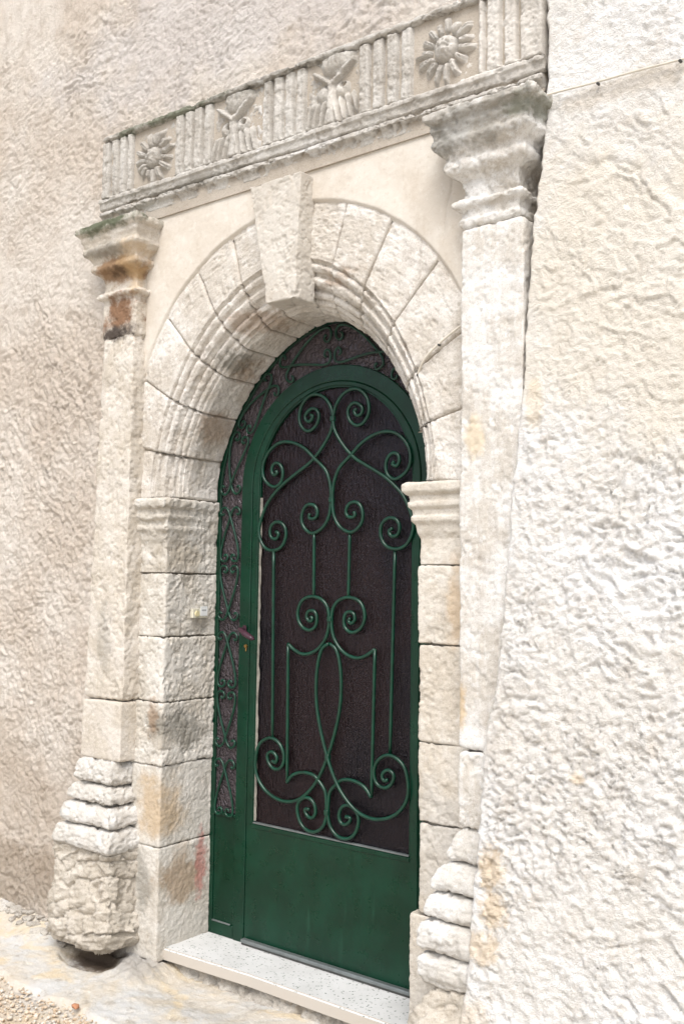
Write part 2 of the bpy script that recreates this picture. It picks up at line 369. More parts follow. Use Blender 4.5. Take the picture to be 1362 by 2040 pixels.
# terrazzo
t = NT('white_terrazzo')
v = t.voro(85); sel = t.math('MULTIPLY', t.ramp(v.outputs['Distance'], .36, .26), t.ramp(t.noise(60, 2, .5), .50, .56))
c = t.mix(t.ramp(t.noise(6, 4, .6), .3, .7), (.53, .53, .52), (.62, .62, .615)); c = t.mix(sel, c, (.16, .19, .165))
up = t.n('ShaderNodeSeparateXYZ'); g = t.n('ShaderNodeNewGeometry'); t.l(g.outputs['Normal'], up.inputs[0])
c = t.mix(t.ramp(up.outputs[2], .45, .75), (.50, .455, .40), c)   # unpolished cast edge below, ground top
M['terrazzo'] = t.finish(c, .5, t.noise(120, 3, .6), .25, .001, .4)
# glass: clear tinted textured sheet
def glass(name, tint, scale, kind, bs, milk):
    t = NT(name); t.t.nodes.remove(t.b)
    if kind == 'rain':
        h = t.math('ADD', t.noise(scale, 3, .6, sc=(1, 1, .28)), t.math('MULTIPLY', t.noise(scale*2.5, 2, .5, sc=(1, 1, .4)), .4))
    else:
        v = t.voro(scale, 'DISTANCE_TO_EDGE', sc=(1.25, 1.25, 1)); h = t.ramp(v.outputs['Distance'], 0, .22)
    bp = t.n('ShaderNodeBump'); bp.inputs['Strength'].default_value = bs; bp.inputs['Distance'].default_value = .008; t.l(h, bp.inputs['Height'])
    gl = t.n('ShaderNodeBsdfGlossy'); gl.inputs['Roughness'].default_value = .07; gl.inputs['Color'].default_value = (.55, .50, .56, 1); t.l(bp.outputs[0], gl.inputs['Normal'])
    tr = t.n('ShaderNodeBsdfTransparent'); tr.inputs['Color'].default_value = (*tint, 1)
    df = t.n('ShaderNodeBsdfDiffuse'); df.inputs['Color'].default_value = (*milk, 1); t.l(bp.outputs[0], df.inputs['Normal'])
    milk2 = t.mix(t.ramp(t.noise(3.2, 3, .5, sc=(1, 1, .4), off=(4, 2, 6)), .4, .62), milk, (milk[0]*2.8+.003, milk[1]*1.9, milk[2]*1.3) if kind == 'rain' else tuple(q*1.25 for q in milk)); gcol = t.mix(t.ramp(t.noise(330, 2, .7, sc=(1, 1, .35)), .55, .68), milk2, tuple(min(1, q*(4 if kind == 'rain' else 2)+.06) for q in milk)); t.l(gcol, df.inputs['Color'])  # fine pale speckles painted into the diffuse colour stand for glints on the glass
    m1 = t.n('ShaderNodeMixShader'); m1.inputs[0].default_value = .5; t.l(tr.outputs[0], m1.inputs[1]); t.l(df.outputs[0], m1.inputs[2])
    fr = t.n('ShaderNodeFresnel'); fr.inputs[0].default_value = 1.5; t.l(bp.outputs[0], fr.inputs['Normal'])
    m2 = t.n('ShaderNodeMixShader'); t.l(fr.outputs[0], m2.inputs[0]); t.l(m1.outputs[0], m2.inputs[1]); t.l(gl.outputs[0], m2.inputs[2]); t.l(m2.outputs[0], t.out.inputs[0])
    return t.m
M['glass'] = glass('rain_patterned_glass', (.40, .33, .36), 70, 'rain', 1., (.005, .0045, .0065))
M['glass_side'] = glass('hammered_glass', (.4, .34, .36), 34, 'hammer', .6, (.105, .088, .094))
# ground
t = NT('dusty_street_cement')
n1 = t.noise(2.6, 5, .62, dist=.6); n2 = t.noise(17, 5, .7)
c = t.mix(t.ramp(n1, .38, .6), (.52, .46, .375), (.52, .515, .50)); c = t.mix(t.math('MULTIPLY', t.ramp(t.noise(4, 5, .6, off=(3, 8, 1), dist=.8), .5, .66), .6), c, (.60, .48, .30))
c = t.mix(t.math('MULTIPLY', t.ramp(n2, .54, .70), .6), c, (.30, .26, .21)); c = t.mix(t.math('MULTIPLY', t.ramp(t.noise(45, 4, .7), .5, .7), .5), c, (.66, .62, .55))
c = t.mix(t.math('MULTIPLY', t.blob((-.80, -.36, -.02), (.2, .16, .12), ns=14), .8), c, (.33, .31, .285))
c = t.mix(t.math('MULTIPLY', t.blob((-1.03, -.36, -.10), (.22, .14, .12), ns=16, na=.5), .95), c, (.085, .06, .042))  # dark soil brown under the left foot, also painting in the hollow's shade
c = t.mix(t.math('MULTIPLY', t.blob((-1.1, -1.05, -.09), (.6, .40, .3), ns=9, na=.4), .7), c, (.50, .40, .29))
M['ground'] = t.finish(c, .95, t.math('ADD', t.noise(40, 5, .75), t.math('MULTIPLY', t.noise(150, 3, .7), .5)), .8, .008, .1)
def obj_tint(name, cols, sat=1):
    t = NT(name); oi = t.n('ShaderNodeTexWhiteNoise', noise_dimensions='3D')
    mp = t.n('ShaderNodeVectorMath', operation='SNAP'); t.l(t.pos, mp.inputs[0]); mp.inputs[1].default_value = (.012, .012, .05); t.l(mp.outputs[0], oi.inputs[0])
    c = t.mix(t.ramp(oi.outputs['Value'], 0, .5), cols[0], cols[1]); c = t.mix(t.ramp(oi.outputs['Value'], .5, 1), c, cols[2])
    return t.finish(c, .9, t.noise(150, 3, .7), .4, .002, .15)
M['gravel'] = obj_tint('ochre_gravel', [(.44, .33, .23), (.56, .46, .35), (.56, .53, .48)])
M['pebble'] = flat('rusty_pebble', (.42, .20, .11), .9, var=.3)

CX = -.107
# ================================================================== ground
def axis(a, b, fa, fb, fine, coarse):
    """non-uniform samples: fine between fa and fb, growing outside"""
    mid = list(np.arange(fa, fb, fine))+[fb]
    lo = []; s = fine; x = fa
    while x > a: s = min(s*1.18, coarse); x -= s; lo.append(max(x, a))
    hi = []; s = fine; x = fb
    while x < b: s = min(s*1.18, coarse); x += s; hi.append(min(x, b))
    return np.array(lo[::-1]+mid+hi)
gx = axis(-120, 120, -2.1, 1.5, .008, 8); gy = axis(-120, 120, -1.3, .0, .008, 8)
X, Y = np.meshgrid(gx, gy, indexing='ij')
near = np.exp(-((X+.4)**2+(Y+.6)**2)/6)
gz = -.07+.0*X
gz = gz+.085*sst(-.55, -.22, Y)*sst(-.95, -1.6, X)+.02*sst(-1.2, -2.2, X)
gz = gz+near*(.012*fbm2(X, Y, 3.5, 3, 5)+.006*fbm2(X, Y, 16, 4, 9, .6)+.0035*fbm2(X, Y, 60, 3, 29, .6))
gz = gz-.03*sst(-.55, -.35, Y)*sst(-.75, -.6, X)*(1-sst(.3, .6, X))
grav = (Y+.69+.05*fbm2(X, Y, 5, 3, 3)+.06*(X+1.2))      # gravel lies beyond a broken cement lip
gz = gz-.022*sst(.0, -.03, grav)
pit = np.hypot((X+1.02)/.19, (Y+.41)/.09); gz = gz-.030*sst(1.0, .7, pit)*near
bk = sst(-.31, -.27, Y)*sst(-1.22, -1.12, X)*(1-sst(-.86, -.82, X)); gz = gz*(1-bk)+(.00+.015*fbm2(X, Y, 30, 3, 52))*bk
mound = np.exp(-(((X+.80)/.12)**2+((Y+.35)/.10)**2)); gz = gz+mound*(.040+.035*fbm2(X, Y, 22, 4, 41, .65))
moundr = np.exp(-(((X-.62)/.16)**2+((Y+.55)/.14)**2)); gz = gz+moundr*(.09+.03*fbm2(X, Y, 22, 4, 44, .65))
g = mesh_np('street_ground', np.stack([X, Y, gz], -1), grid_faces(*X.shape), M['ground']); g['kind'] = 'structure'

# loose gravel in the corner
def pebble_mesh(r, seed):
    rng = random.Random(seed); bm = bmesh.new(); bmesh.ops.create_icosphere(bm, subdivisions=1, radius=r)
    for v in bm.verts: v.co = v.co*rng.uniform(.72, 1.15); v.co.z *= .65
    V = np.array([v.co[:] for v in bm.verts]); F = np.array([[v.index for v in f.verts] for f in bm.faces]); bm.free(); return V, F
base = [pebble_mesh(1, s) for s in range(7)]
VV = []; FF = []; n = 0; rng = random.Random(3)
cnt = 0
while cnt < 9000:
    x = rng.uniform(-2.2, .2); y = rng.uniform(-1.7, -.60)
    gl_ = y+.69+.06*(x+1.2)
    if gl_ > rng.gauss(0, .03): continue
    if rng.random() < .25 and gl_ < -.4: continue
    r = rng.choice((.0035, .005, .005, .006, .009))*rng.uniform(.8, 1.3); V, F = base[rng.randrange(7)]
    a = rng.uniform(0, 6.3); ca, sa = math.cos(a), math.sin(a)
    W = V*r; W = np.stack([W[:, 0]*ca-W[:, 1]*sa+x, W[:, 0]*sa+W[:, 1]*ca+y, W[:, 2]-.090+r*.4+rng.uniform(0, .004)], -1)
    VV.append(W); FF.append(F+n); n += len(V); cnt += 1
o = mesh_np('gravel', np.concatenate(VV), np.concatenate(FF), M['gravel'], smooth=False); setp(o, kind='stuff', label='loose ochre gravel at the edge of the cement in front of the left pilaster')
# broken rubble packed along the foot of the left wall
VV = []; FF = []; n = 0
for i in range(170):
    x = rng.uniform(-2.3, -1.18); y = -.33-abs(rng.gauss(0, .035)); r = rng.choice((.010, .014, .02, .026))*rng.uniform(.7, 1.2)
    V, F = base[rng.randrange(7)]; a = rng.uniform(0, 6.3); ca, sa = math.cos(a), math.sin(a)
    W = V*np.array([r*1.2, r, r*.9]); z0 = -.07+.085*float(sst(-.55, -.22, np.array(y)))*float(sst(-.95, -1.6, np.array(x)))
    VV.append(np.stack([W[:, 0]*ca-W[:, 1]*sa+x, W[:, 0]*sa+W[:, 1]*ca+y, W[:, 2]+z0+r*.25], -1)); FF.append(F+n); n += len(V)
o = mesh_np('rubble', np.concatenate(VV), np.concatenate(FF), M['rubble'], smooth=False); setp(o, kind='stuff', label='broken grey mortar rubble packed along the foot of the rough left wall')
V, F = pebble_mesh(.016, 2)
o = mesh_np('pebble', V*np.array([1.3, 1, 1])+np.array([-.69, -.735, -.062]), F, M['pebble'], smooth=False)
setp(o, label='small rusty brown pebble lying alone on the cement beside the gravel', category='stone')

# ================================================================== building core behind the render
core = empty('house_core', (0, .1, 0), 'masonry body of the house behind the rough render and the doorway', 'building')
box('core_wall', (-6, -.24, -.3), (-.80, .3, 4.6), M['mortar'], core, 0); box('core_wall', (.57, -.24, -.3), (6, .3, 4.6), M['mortar'], core, 0); box('core_wall', (-.80, -.24, 2.62), (.57, .3, 4.6), M['mortar'], core, 0)
# hall interior (one thing, seen dimly through the glass)
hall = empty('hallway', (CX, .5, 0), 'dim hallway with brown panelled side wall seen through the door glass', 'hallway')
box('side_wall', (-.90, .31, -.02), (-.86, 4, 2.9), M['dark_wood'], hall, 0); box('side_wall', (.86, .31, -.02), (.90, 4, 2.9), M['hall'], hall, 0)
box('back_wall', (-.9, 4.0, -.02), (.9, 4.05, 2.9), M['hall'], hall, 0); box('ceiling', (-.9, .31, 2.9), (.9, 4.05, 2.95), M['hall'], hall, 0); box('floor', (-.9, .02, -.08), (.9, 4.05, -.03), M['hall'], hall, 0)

# ================================================================== rough walls
def lap(s, sharp=.2):
    f = s-np.floor(s); return np.where(f < 1-sharp, f/(1-sharp), (1-f)/sharp)
def stucco_h(u, v, seed, ang, amp=1., stretch=2.2, gr=1.):
    wu = u+.05*fbm2(u, v, 4, 3, seed); wv = v+.05*fbm2(u, v, 4, 3, seed+5)
    wu = wu+.012*fbm2(u, v, 22, 2, seed+6); wv = wv+.012*fbm2(u, v, 22, 2, seed+7)
    ca, sa = math.cos(ang), math.sin(ang); a = wu*ca+wv*sa; b = -wu*sa+wv*ca
    n1 = fbm2(a, b*stretch, 4.2, 3, seed+11); n2 = fbm2(a, b*stretch, 10, 3, seed+12)
    l1 = lap(n1*2.6+b*3.0, .12); l2 = lap(n2*2.4+b*6, .16)
    m1 = sst(-.15, .35, fbm2(u, v, 2.6, 2, seed+21)); m2 = sst(-.3, .3, fbm2(u, v, 6, 2, seed+22))
    h = .011*(l1-.5)*(.25+.75*m1)+.007*(l2-.5)*(.3+.7*m2)
    h = h+.006*fbm2(u, v, 16, 4, seed+31, .6)+.0045*np.abs(fbm2(a, b*1.5, 42, 3, seed+33, .6))+.0018*fbm2(u, v, 120, 2, seed+37)
    cr = 1-np.abs(fbm2(wu, wv, 34, 3, seed+41, .55))*2.4; cr2 = 1-np.abs(fbm2(a, b*1.4, 55, 2, seed+43, .5))*2.4
    cm = .55+.45*sst(-.25, .25, fbm2(u, v, 3.3, 3, seed+47))
    h = h+cm*(.0050*cr+.0040*cr2)*gr
    return amp*h
# left + upper wall
xs = axis(-6, .992, -2.25, .975, .0065, .12); zs = axis(-.2, 4.6, -.02, 4.15, .0065, .12)
U, W = np.meshgrid(xs, zs, indexing='ij')
hA = stucco_h(U, W, 3, math.radians(-60), 1.0, 2.0, 1.15); hB = stucco_h(U, W, 60, math.radians(5), .85, 2.2, .9)
k = sst(2.9, 3.6, W-.15*U); hh = hA*(1-k)+hB*k
Yw = -.302-hh-.02*sst(.9, 3.2, W)*sst(-.5, .9, U)+.0*U
Yw = np.where(W < .4, Yw-.02*sst(.4, 0, W), Yw)
cu = (xs[:-1]+xs[1:])/2; cw = (zs[:-1]+zs[1:])/2; CU, CW = np.meshgrid(cu, cw, indexing='ij')
keep = ~((CU > -1.05) & (CW < 3.18) | (CU > -1.14) & (CW > 3.10) & (CW < 3.46))
P = np.stack([U, Yw, W], -1)
F = grid_faces(len(xs), len(zs), keep)
used = np.unique(F); rem = np.full(U.size, -1); rem[used] = np.arange(len(used))
wl = empty('house_wall', (-2, -.3, 0), 'rough pinkish beige rendered wall left of and above the carved doorway', 'wall')
mesh_np('render', P.reshape(-1, 3)[used], rem[F][:, ::1], M['wall_left'], wl)
# right wall, battered, overlapping the right pilaster
EZ = [-.3, .208, .339, .628, .775, .996, 1.223, 1.45, 1.834, 2.068, 2.55, 2.712, 2.86, 3.0, 3.139, 5]
EX = [.78, .798, .815, .829, .840, .848, .883, .900, .918, .939, .952, .966, .985, .992, .994, .996]
def rwy(z): return -(.335+.06*np.clip(3.1-z, 0, 4))
zs = axis(-.2, 4.6, -.12, 3.6, .0055, .12); us = axis(0, 5.2, 0, .95, .0055, .12)
U, W = np.meshgrid(us, zs, indexing='ij')
ex = np.interp(W, EZ, EX)+.004*vn2(W*26, W*0+3, 4)+.0025*vn2(W*80, W*0+7, 5)
Xr = ex+U
hA = stucco_h(Xr, W, 91, math.radians(-38), .78, 2.3, .6); hB = stucco_h(Xr, W, 133, math.radians(-25), 1.0, 1.5, 1.35)
k = sst(1.7, 2.4, W); hh = hA*k+hB*(1-k)*1.05
hh = hh*(.35+.65*sst(0, .05, U))
Yr = rwy(W)-hh-.05*sst(.35, -.1, W)+.018*(1-sst(0, .012, U))
P = np.stack([Xr, Yr, W], -1)
# thickness: turn the left edge back behind the pilaster
E1 = P[0].copy(); E1[:, 1] += .03; E2 = P[0].copy(); E2[:, 1] = -.2
P = np.concatenate([E2[None], E1[None], P], 0)
wr = empty('house_wall', (2, -.34, 0), 'cream white thickly rendered wall right of the doorway, leaning out towards its foot', 'wall')
mesh_np('render', P, grid_faces(*P.shape[:2]), M['wall_right'], wr)

# ================================================================== stone arch
AC = (-.116, 1.89); OC = (-.095, 2.085); OR = .866
arch = empty('stone_arch', (AC[0], -.3, AC[1]), 'moulded round limestone arch of cut voussoirs with a plain keystone over the green door', 'arch')
def outer_rho(th):
    dx, dz = np.cos(th), np.sin(th); ox, oz = AC[0]-OC[0], AC[1]-OC[1]
    b = dx*ox+dz*oz; c = ox*ox+oz*oz-OR*OR
    return -b+np.sqrt(b*b-c)
def RIf(t):
    h = .628-.038*sst(-.2, .75, np.cos(t))
    return (np.abs(np.cos(t)/h)**1.75+np.abs(np.sin(t)/.674)**1.75)**(-1/1.75)
PR = [(0, -.008), (0, -.185), (.03, -.192), (.06, -.210), (.10, -.208), (.13, -.226), (.20, -.232), (.235, -.228), (.25, -.246), (.31, -.256), (.37, -.254), (.40, -.246), (.43, -.262), (.47, -.278), (.56, -.288), (.62, -.286), (.65, -.276), (.70, -.280), (.73, -.294), (.80, -.302), (.86, -.300), (.89, -.291), (.93, -.300), (.96, -.310), (1.0, -.308)]
def arch_surface(th0, th1, seed, gap=.0035):
    n = max(6, int((th1-th0)*.8/.0045)); th = np.linspace(th0, th1, n)
    pr = resamp([(a*.16, b) for a, b in PR], .0042)
    face = np.linspace(0, 1, 75)[1:]
    TH = th[:, None]
    mw = .105+.085*np.sin(TH)**2
    rA = RIf(TH)+mw*(pr[:, 0]/.16)[None, :]; yA = pr[:, 1][None, :]+0*TH
    ro = outer_rho(TH); r0 = RIf(TH)+mw
    rB = r0+(ro-r0)*face[None, :]; yB = -.308+0*rB
    R = np.concatenate([rA, rB], 1); Yy = np.concatenate([yA, yB], 1)
    x = AC[0]+R*np.cos(TH); z = AC[1]+R*np.sin(TH)
    x = np.clip(x, -.912, .722)
    P = np.stack([x, Yy, z], -1); N = normals(P)
    if N[n//2, len(pr)+6, 1] > 0: N = -N
    rr = np.abs(TH-th0)*R; r2 = np.abs(th1-TH)*R; e = np.minimum(rr, r2)
    wob = .002*vn(P[..., 0]*40, P[..., 1]*40, P[..., 2]*40, seed)
    P = weather(P, N, .003, .0016, .0016, .004, seed)
    Q = np.stack([R*1.0, TH*.09+0*R, Yy], -1)
    P = P+N*(.0016*fbm3(Q, 85, 2, seed+2))[..., None]
    P = P-N*((.008*(1-sst(0, .007, e+wob)))[..., None])-N*((.004*(1-sst(0, .02, (ro-R)+wob)))[..., None])
    off = (random.Random(seed).random()-.5)*.006
    P = P+N*off
    # pull the ends in for the joint
    return P, N
JT = [-3.5, 14, 30, 46, 61, 73.5, 82.5, 97.2, 106, 118, 132, 149, 167.5, 183.5]
gapa = math.radians(.13)
for i in range(len(JT)-1):
    a, b = math.radians(JT[i])+gapa, math.radians(JT[i+1])-gapa
    P, N = arch_surface(a, b, 200+i*7)
    # wobble the joint line a little
    patch('voussoir', P, N, .03, M['stone_arch'], arch)
# mortar bed behind the joints (follows the section 9 mm inside)
th0, th1 = math.radians(-3.5), math.radians(183.5)
TH = np.linspace(th0, th1, 160)[:, None]; pr = resamp([(a*.16, b) for a, b in PR], .02)
mw = .105+.085*np.sin(TH)**2; rA = RIf(TH)+mw*(pr[:, 0]/.16)[None, :]+.012; ro = outer_rho(TH); face = np.linspace(0, 1, 4)[1:][None, :]
R = np.concatenate([rA, RIf(TH)+mw+(ro-.02-RIf(TH)-mw)*face], 1); Yb = np.concatenate([pr[:, 1][None, :]+0*TH+.012, -.296+0*R[:, -3:]], 1)
P = np.stack([np.clip(AC[0]+R*np.cos(TH), -.912, .722), Yb, AC[1]+R*np.sin(TH)], -1); N = normals(P)
if N[80, -2, 1] > 0: N = -N
patch('mortar_bed', P, N, .02, M['mortar'], arch)
# keystone: trapezoid block, chamfered right flank
def keystone():
    zt, zb, n, m = 3.035, 2.56, 120, 0
    zc = np.linspace(zt, zb, n)
    fl = np.interp(zc, [zb, zt], [-.138, -.240]); frr = np.interp(zc, [zb, zt], [.006, .026])
    pl = [np.stack([fl-.004, 0*zc-.28], -1), np.stack([fl, 0*zc-.384], -1), np.stack([frr, 0*zc-.386], -1), np.stack([frr+.006, 0*zc-.28], -1)]
    rows = []
    for k, cnt in ((0, 26), (1, 52), (2, 28)):
        t = np.linspace(0, 1, cnt, endpoint=(k == 2))
        for q in t: rows.append(pl[k]*(1-q)+pl[k+1]*q)
    R = np.array(rows); Z = np.broadcast_to(zc, R.shape[:2])
    # bottom rows tuck under: extra profile inward
    P = np.stack([R[..., 0], R[..., 1], Z], -1)
    c = np.array([-.07, -.29]); ex = []; tp = []
    for q in (.95, .5, .2, .03):
        E = P[:, 0].copy(); E[:, 0] += (c[0]-E[:, 0])*q; E[:, 1] += (c[1]-E[:, 1])*q; E[:, 2] += .002; tp.append(E[:, None])
    for q in (.02, .1, .3, .6, .95):
        E = P[:, -1].copy(); E[:, 0] += (c[0]-E[:, 0])*q; E[:, 1] += (c[1]-E[:, 1])*q; E[:, 2] -= .002; ex.append(E[:, None])
    P = np.concatenate(tp+[P]+ex, 1); P = smooth1(P, 0, 2)
    N = normals(P)
    if N[50, 50, 1] > 0: N = -N
    P = weather(P, N, .004, .0015, .0012, .004, 77)
    crack = np.abs(P[..., 2]-(2.79+.02*fbm2(P[..., 0], P[..., 1]*3, 14, 3, 5)-.12*(P[..., 0]-.02)))
    P = P-N*(.005*(1-sst(0, .004, crack))*(sst(-.05, .03, P[..., 0])))[..., None]
    patch('keystone', P, N, .02, M['keystone'], arch)
keystone()
# plastered spandrels between arch, pilasters and architrave
xs = np.linspace(-.93, .735, 330); zs = np.linspace(1.9, 3.13, 245); U, W = np.meshgrid(xs, zs, indexing='ij')
Ysp = -.3155-.003*fbm2(U, W, 3, 3, 8)-.0008*fbm2(U, W, 60, 2, 9)
cu = (xs[:-1]+xs[1:])/2; cw = (zs[:-1]+zs[1:])/2; CU, CW = np.meshgrid(cu, cw, indexing='ij')
dO = np.hypot(U-OC[0], W-OC[1])-OR
Ysp = Ysp+.014*(1-sst(-.006, .005, dO+.003*fbm2(U, W, 20, 3, 88)))
# old cracks in the right spandrel beside the capital
cr = np.abs(U-(.625+.02*np.sin(W*9)+.012*fbm2(U, W, 9, 3, 44))); Ysp = Ysp+.006*(1-sst(0, .004, cr))*sst(2.66, 2.7, W)*(1-sst(2.88, 2.92, W))
Ysp = Ysp-.006*sst(.0, .004, (U-(.625+.02*np.sin(W*9)+.012*fbm2(U, W, 9, 3, 44))))*sst(2.6, 2.7, W)*(1-sst(2.88, 2.94, W))*0
dC = np.hypot(CU-OC[0], CW-OC[1])-OR
for nm, keep in (('spandrel_panel', (dC > -.014) & (CW > 2.09) & (CU < -.08)), ('spandrel_panel', (dC > -.014) & (CW > 2.09) & (CU > -.10))):
    F = grid_faces(len(xs), len(zs), keep); used = np.unique(F); rem = np.full(U.size, -1); rem[used] = np.arange(len(used))
    mesh_np(nm, np.stack([U, Ysp, W], -1).reshape(-1, 3)[used], rem[F], M['plaster_smooth'], arch)
box('backing', (-.93, -.29, 2.75), (.735, -.25, 3.13), M['mortar'], arch, 0)

# ================================================================== jambs
def blk(zt, zb, o=0.):
    return [(o-.009, zt-.0007), (o-.004, zt-.002), (o-.001, zt-.005), (o, zt-.012), (o, zb+.012), (o-.001, zb+.005), (o-.004, zb+.002), (o-.009, zb+.0007)]
IMP = [(-.01, 1.846), (.04, 1.845), (.048, 1.838), (.048, 1.815), (.040, 1.806), (.030, 1.80), (.030, 1.782), (.034, 1.776), (.034, 1.764), (.022, 1.752), (.020, 1.735), (.026, 1.728), (.026, 1.716), (.014, 1.700), (.008, 1.675), (0, 1.655), (0, 1.60)]
jl = empty('door_jamb', (-.8, -.3, 0), 'left stone door jamb with worn moulded impost, doorbell fixed on its inner face', 'door jamb')
jr = empty('door_jamb', (.6, -.3, 0), 'right stone door jamb of cream blocks with rounded impost shelf, half hiding the door edge', 'door jamb')
BL = [(-.925, -.300), (-.745, -.300), (-.745, .012)]; DL = [(0, -1), (1, -1), (1, 0)]
BRt = [(.511, .012), (.511, -.300), (.735, -.300)]; DR = [(-1, 0), (-1, -1), (0, -1)]
zl = [1.60, 1.531, 1.264, .996, .736, .407, -.05]; zr = [1.66, 1.564, 1.300, .977, .712, .415]
def imp_fn(s):
    def f(P, N):
        d = .006*fbm3(P*np.array([1, 1, .3]), 40, 3, s); return P+N*d[..., None]
    return f
BLi = [(-.925, -.300), (-.745, -.300), (-.745, -.15), (-.745, .012)]; DLi = [(0, -1), (.6, -1), (.55, 0), (.1, 0)]
sweep_path('impost', BLi, DLi, IMP[:-1]+[(0, 1.535)], M['stone_jamb_l'], jl, w=dict(big=.004, mid=.003, fine=.0015, chip=.007), seed=31, rnd=6)
sweep_path('impost', BRt, DR, IMP[:-1]+[(0, 1.568)], M['stone_jamb_r'], jr, w=dict(big=.002, mid=.002, fine=.001, chip=.003), seed=32, rnd=6)
def corner_wear(s, amt=.008):
    def f(P, N):
        d = amt*sst(0, .35, fbm3(P, 12, 3, s)); return P-N*d[..., None]
    return f
for i, (a, b) in enumerate([(1.531, 1.264), (1.264, .996), (.996, .736), (.736, .407), (.407, -.05)]):
    rough = (.006 if i < 3 else .002)
    sweep_path('stone_block', BL, DL, blk(a, b, .002*((i*7) % 3-1)), M['stone_jamb_l'], jl, w=dict(big=.006 if i < 3 else .003, mid=.0022 if i < 3 else .0014, fine=.002, chip=rough), seed=40+i*3, rnd=10 if i < 3 else 4)
zz = [(1.564, 1.300), (1.300, .977), (.977, .712), (.712, .415), (.415, -.05)]
for i, (a, b) in enumerate(zz):
    bs = BRt if i < 4 else [(.487, .012), (.487, -.306), (.735, -.306)]
    sweep_path('stone_block', bs, DR, blk(a, b, [.004, 0, .0, -.004, 0][i]), M['stone_jamb_r'], jr, w=dict(big=.004, mid=.002, fine=.0018, chip=.004 if i < 4 else .002), seed=60+i*3, rnd=4)
for j, bb in ((jl, BL), (jr, BRt)):
    s = 1 if j is jl else -1
    if s > 0: box('mortar_bed', (-.93, -.276, -.05), (-.772, .01, 1.84), M['mortar'], j, 0)
    else: box('mortar_bed', (.538, -.276, -.05), (.735, .01, 1.84), M['mortar'], j, 0)

# ================================================================== pilasters
pl = empty('pilaster', (-1.0, -.38, 0), 'left pilaster with mossy brown stained capital, ringed white base and cracked carved foot', 'pilaster')
pr_ = empty('pilaster', (.81, -.38, 0), 'right pilaster, whiter, with dark grey weathered capital and base half buried in render', 'pilaster')
ABA = [(-.03, 3.052), (.085, 3.050), (.106, 3.044), (.108, 3.020), (.100, 3.010), (.088, 3.004), (.086, 2.985), (.078, 2.972), (.076, 2.955), (.082, 2.950), (.084, 2.935), (.072, 2.922), (.052, 2.905), (.046, 2.892), (.046, 2.885), (.052, 2.878), (.054, 2.862), (.046, 2.850), (.020, 2.838), (.008, 2.825), (.006, 2.80), (.006, 2.768), (.010, 2.760), (.030, 2.755), (.034, 2.745), (.030, 2.733), (.014, 2.727), (.010, 2.720), (.010, 2.56), (.004, 2.550), (-.02, 2.545)]
sweep_rect('capital', -1.105, -.905, -.20, -.365, ABA, M['stone_pil_l'], pl, w=dict(big=.004, mid=.002, fine=.002, chip=.005), seed=11, rnd=1)
ABR = [(o, z if z > 2.74 else z) for o, z in ABA[:-4]]+[(.010, 2.70), (.016, 2.692), (.014, 2.676), (.002, 2.668), (-.02, 2.66)]
sweep_rect('capital', .722, .915, -.20, -.365, ABR, M['stone_pil_r'], pr_, w=dict(big=.006, mid=.0032, fine=.0022, chip=.007), seed=12, rnd=1)
wid = lambda z: -.055*np.clip((2.5-z)/1.5, 0, 1.05)
sweep_rect('shaft', -1.102, -.902, -.22, -.378, [(-.02, 2.562), (-.006, 2.560), (0, 2.550), (0, 1.005), (-.006, .998), (-.02, .995)], M['stone_pil_l'], pl, step=.0055, w=dict(big=.005, mid=.0035, fine=.0015, chip=.006), seed=13, rnd=2, dx0=wid)
sweep_rect('shaft', .714, .940, -.22, -.378, [(-.02, 2.668), (-.004, 2.664), (0, 2.655), (0, .995), (-.008, .985), (-.02, .983)], M['stone_pil_r'], pr_, step=.0055, w=dict(big=.003, mid=.0022, fine=.0012, chip=.004, streak=.002), seed=14, rnd=2)
sweep_rect('plinth_block', -1.158, -.902, -.22, -.384, [(-.02, .992), (-.004, .990), (0, .984), (0, .750), (-.004, .744), (-.02, .742)], M['stone_pil_l'], pl, w=dict(big=.002, mid=.001, fine=.0012, chip=.002), seed=15, rnd=1)
sweep_rect('plinth_block', .722, .912, -.22, -.388, [(-.02, .982), (-.004, .978), (.002, .970), (0, .755), (-.004, .744), (-.02, .742)], M['stone_pil_r'], pr_, w=dict(big=.004, mid=.0025, fine=.0012, chip=.005), seed=16, rnd=5)
def torus_prof(zt, zb, o0, o1):
    n = 9; out = [(o0-.05, zt+.006)]
    for i in range(n+1):
        a = i/n*PI; out.append((o0+(o1-o0)*(i/n)-.018+.022*max(0, math.sin(a))**.33, zt+(zb-zt)*i/n))
    out.append((o1-.07, zb-.004)); return out
def hstreak(sd_):
    def f(P, N):
        Q = P*np.array([.22, .22, 1]); return P+N*(.004*fbm3(Q, 75, 3, sd_))[..., None]
    return f
TL = [(.752, .645, .022, .046), (.638, .568, .046, .064), (.560, .482, .064, .086), (.475, .385, .084, .102)]
for i, (a, b, o0, o1) in enumerate(TL):
    sweep_rect('base_ring', -1.130, -.962, -.22, -.368, torus_prof(a, b, o0, o1), M['stone_tori'], pl, w=dict(big=.007, mid=.004, fine=.003, chip=.009, streak=.0), seed=70+i, rnd=1, fn=hstreak(70+i))
TR = [(.740, .640, .02, .05), (.632, .552, .06, .085), (.546, .470, .085, .100), (.464, .375, .104, .112), (.366, .27, .112, .10)]
for i, (a, b, o0, o1) in enumerate(TR):
    sweep_rect('base_ring', .738, .95, -.22, -.368, torus_prof(a, b, o0, o1), M['stone_tori'], pr_, w=dict(big=.005, mid=.003, fine=.0025, chip=.006), seed=80+i, rnd=1, fn=hstreak(80+i))
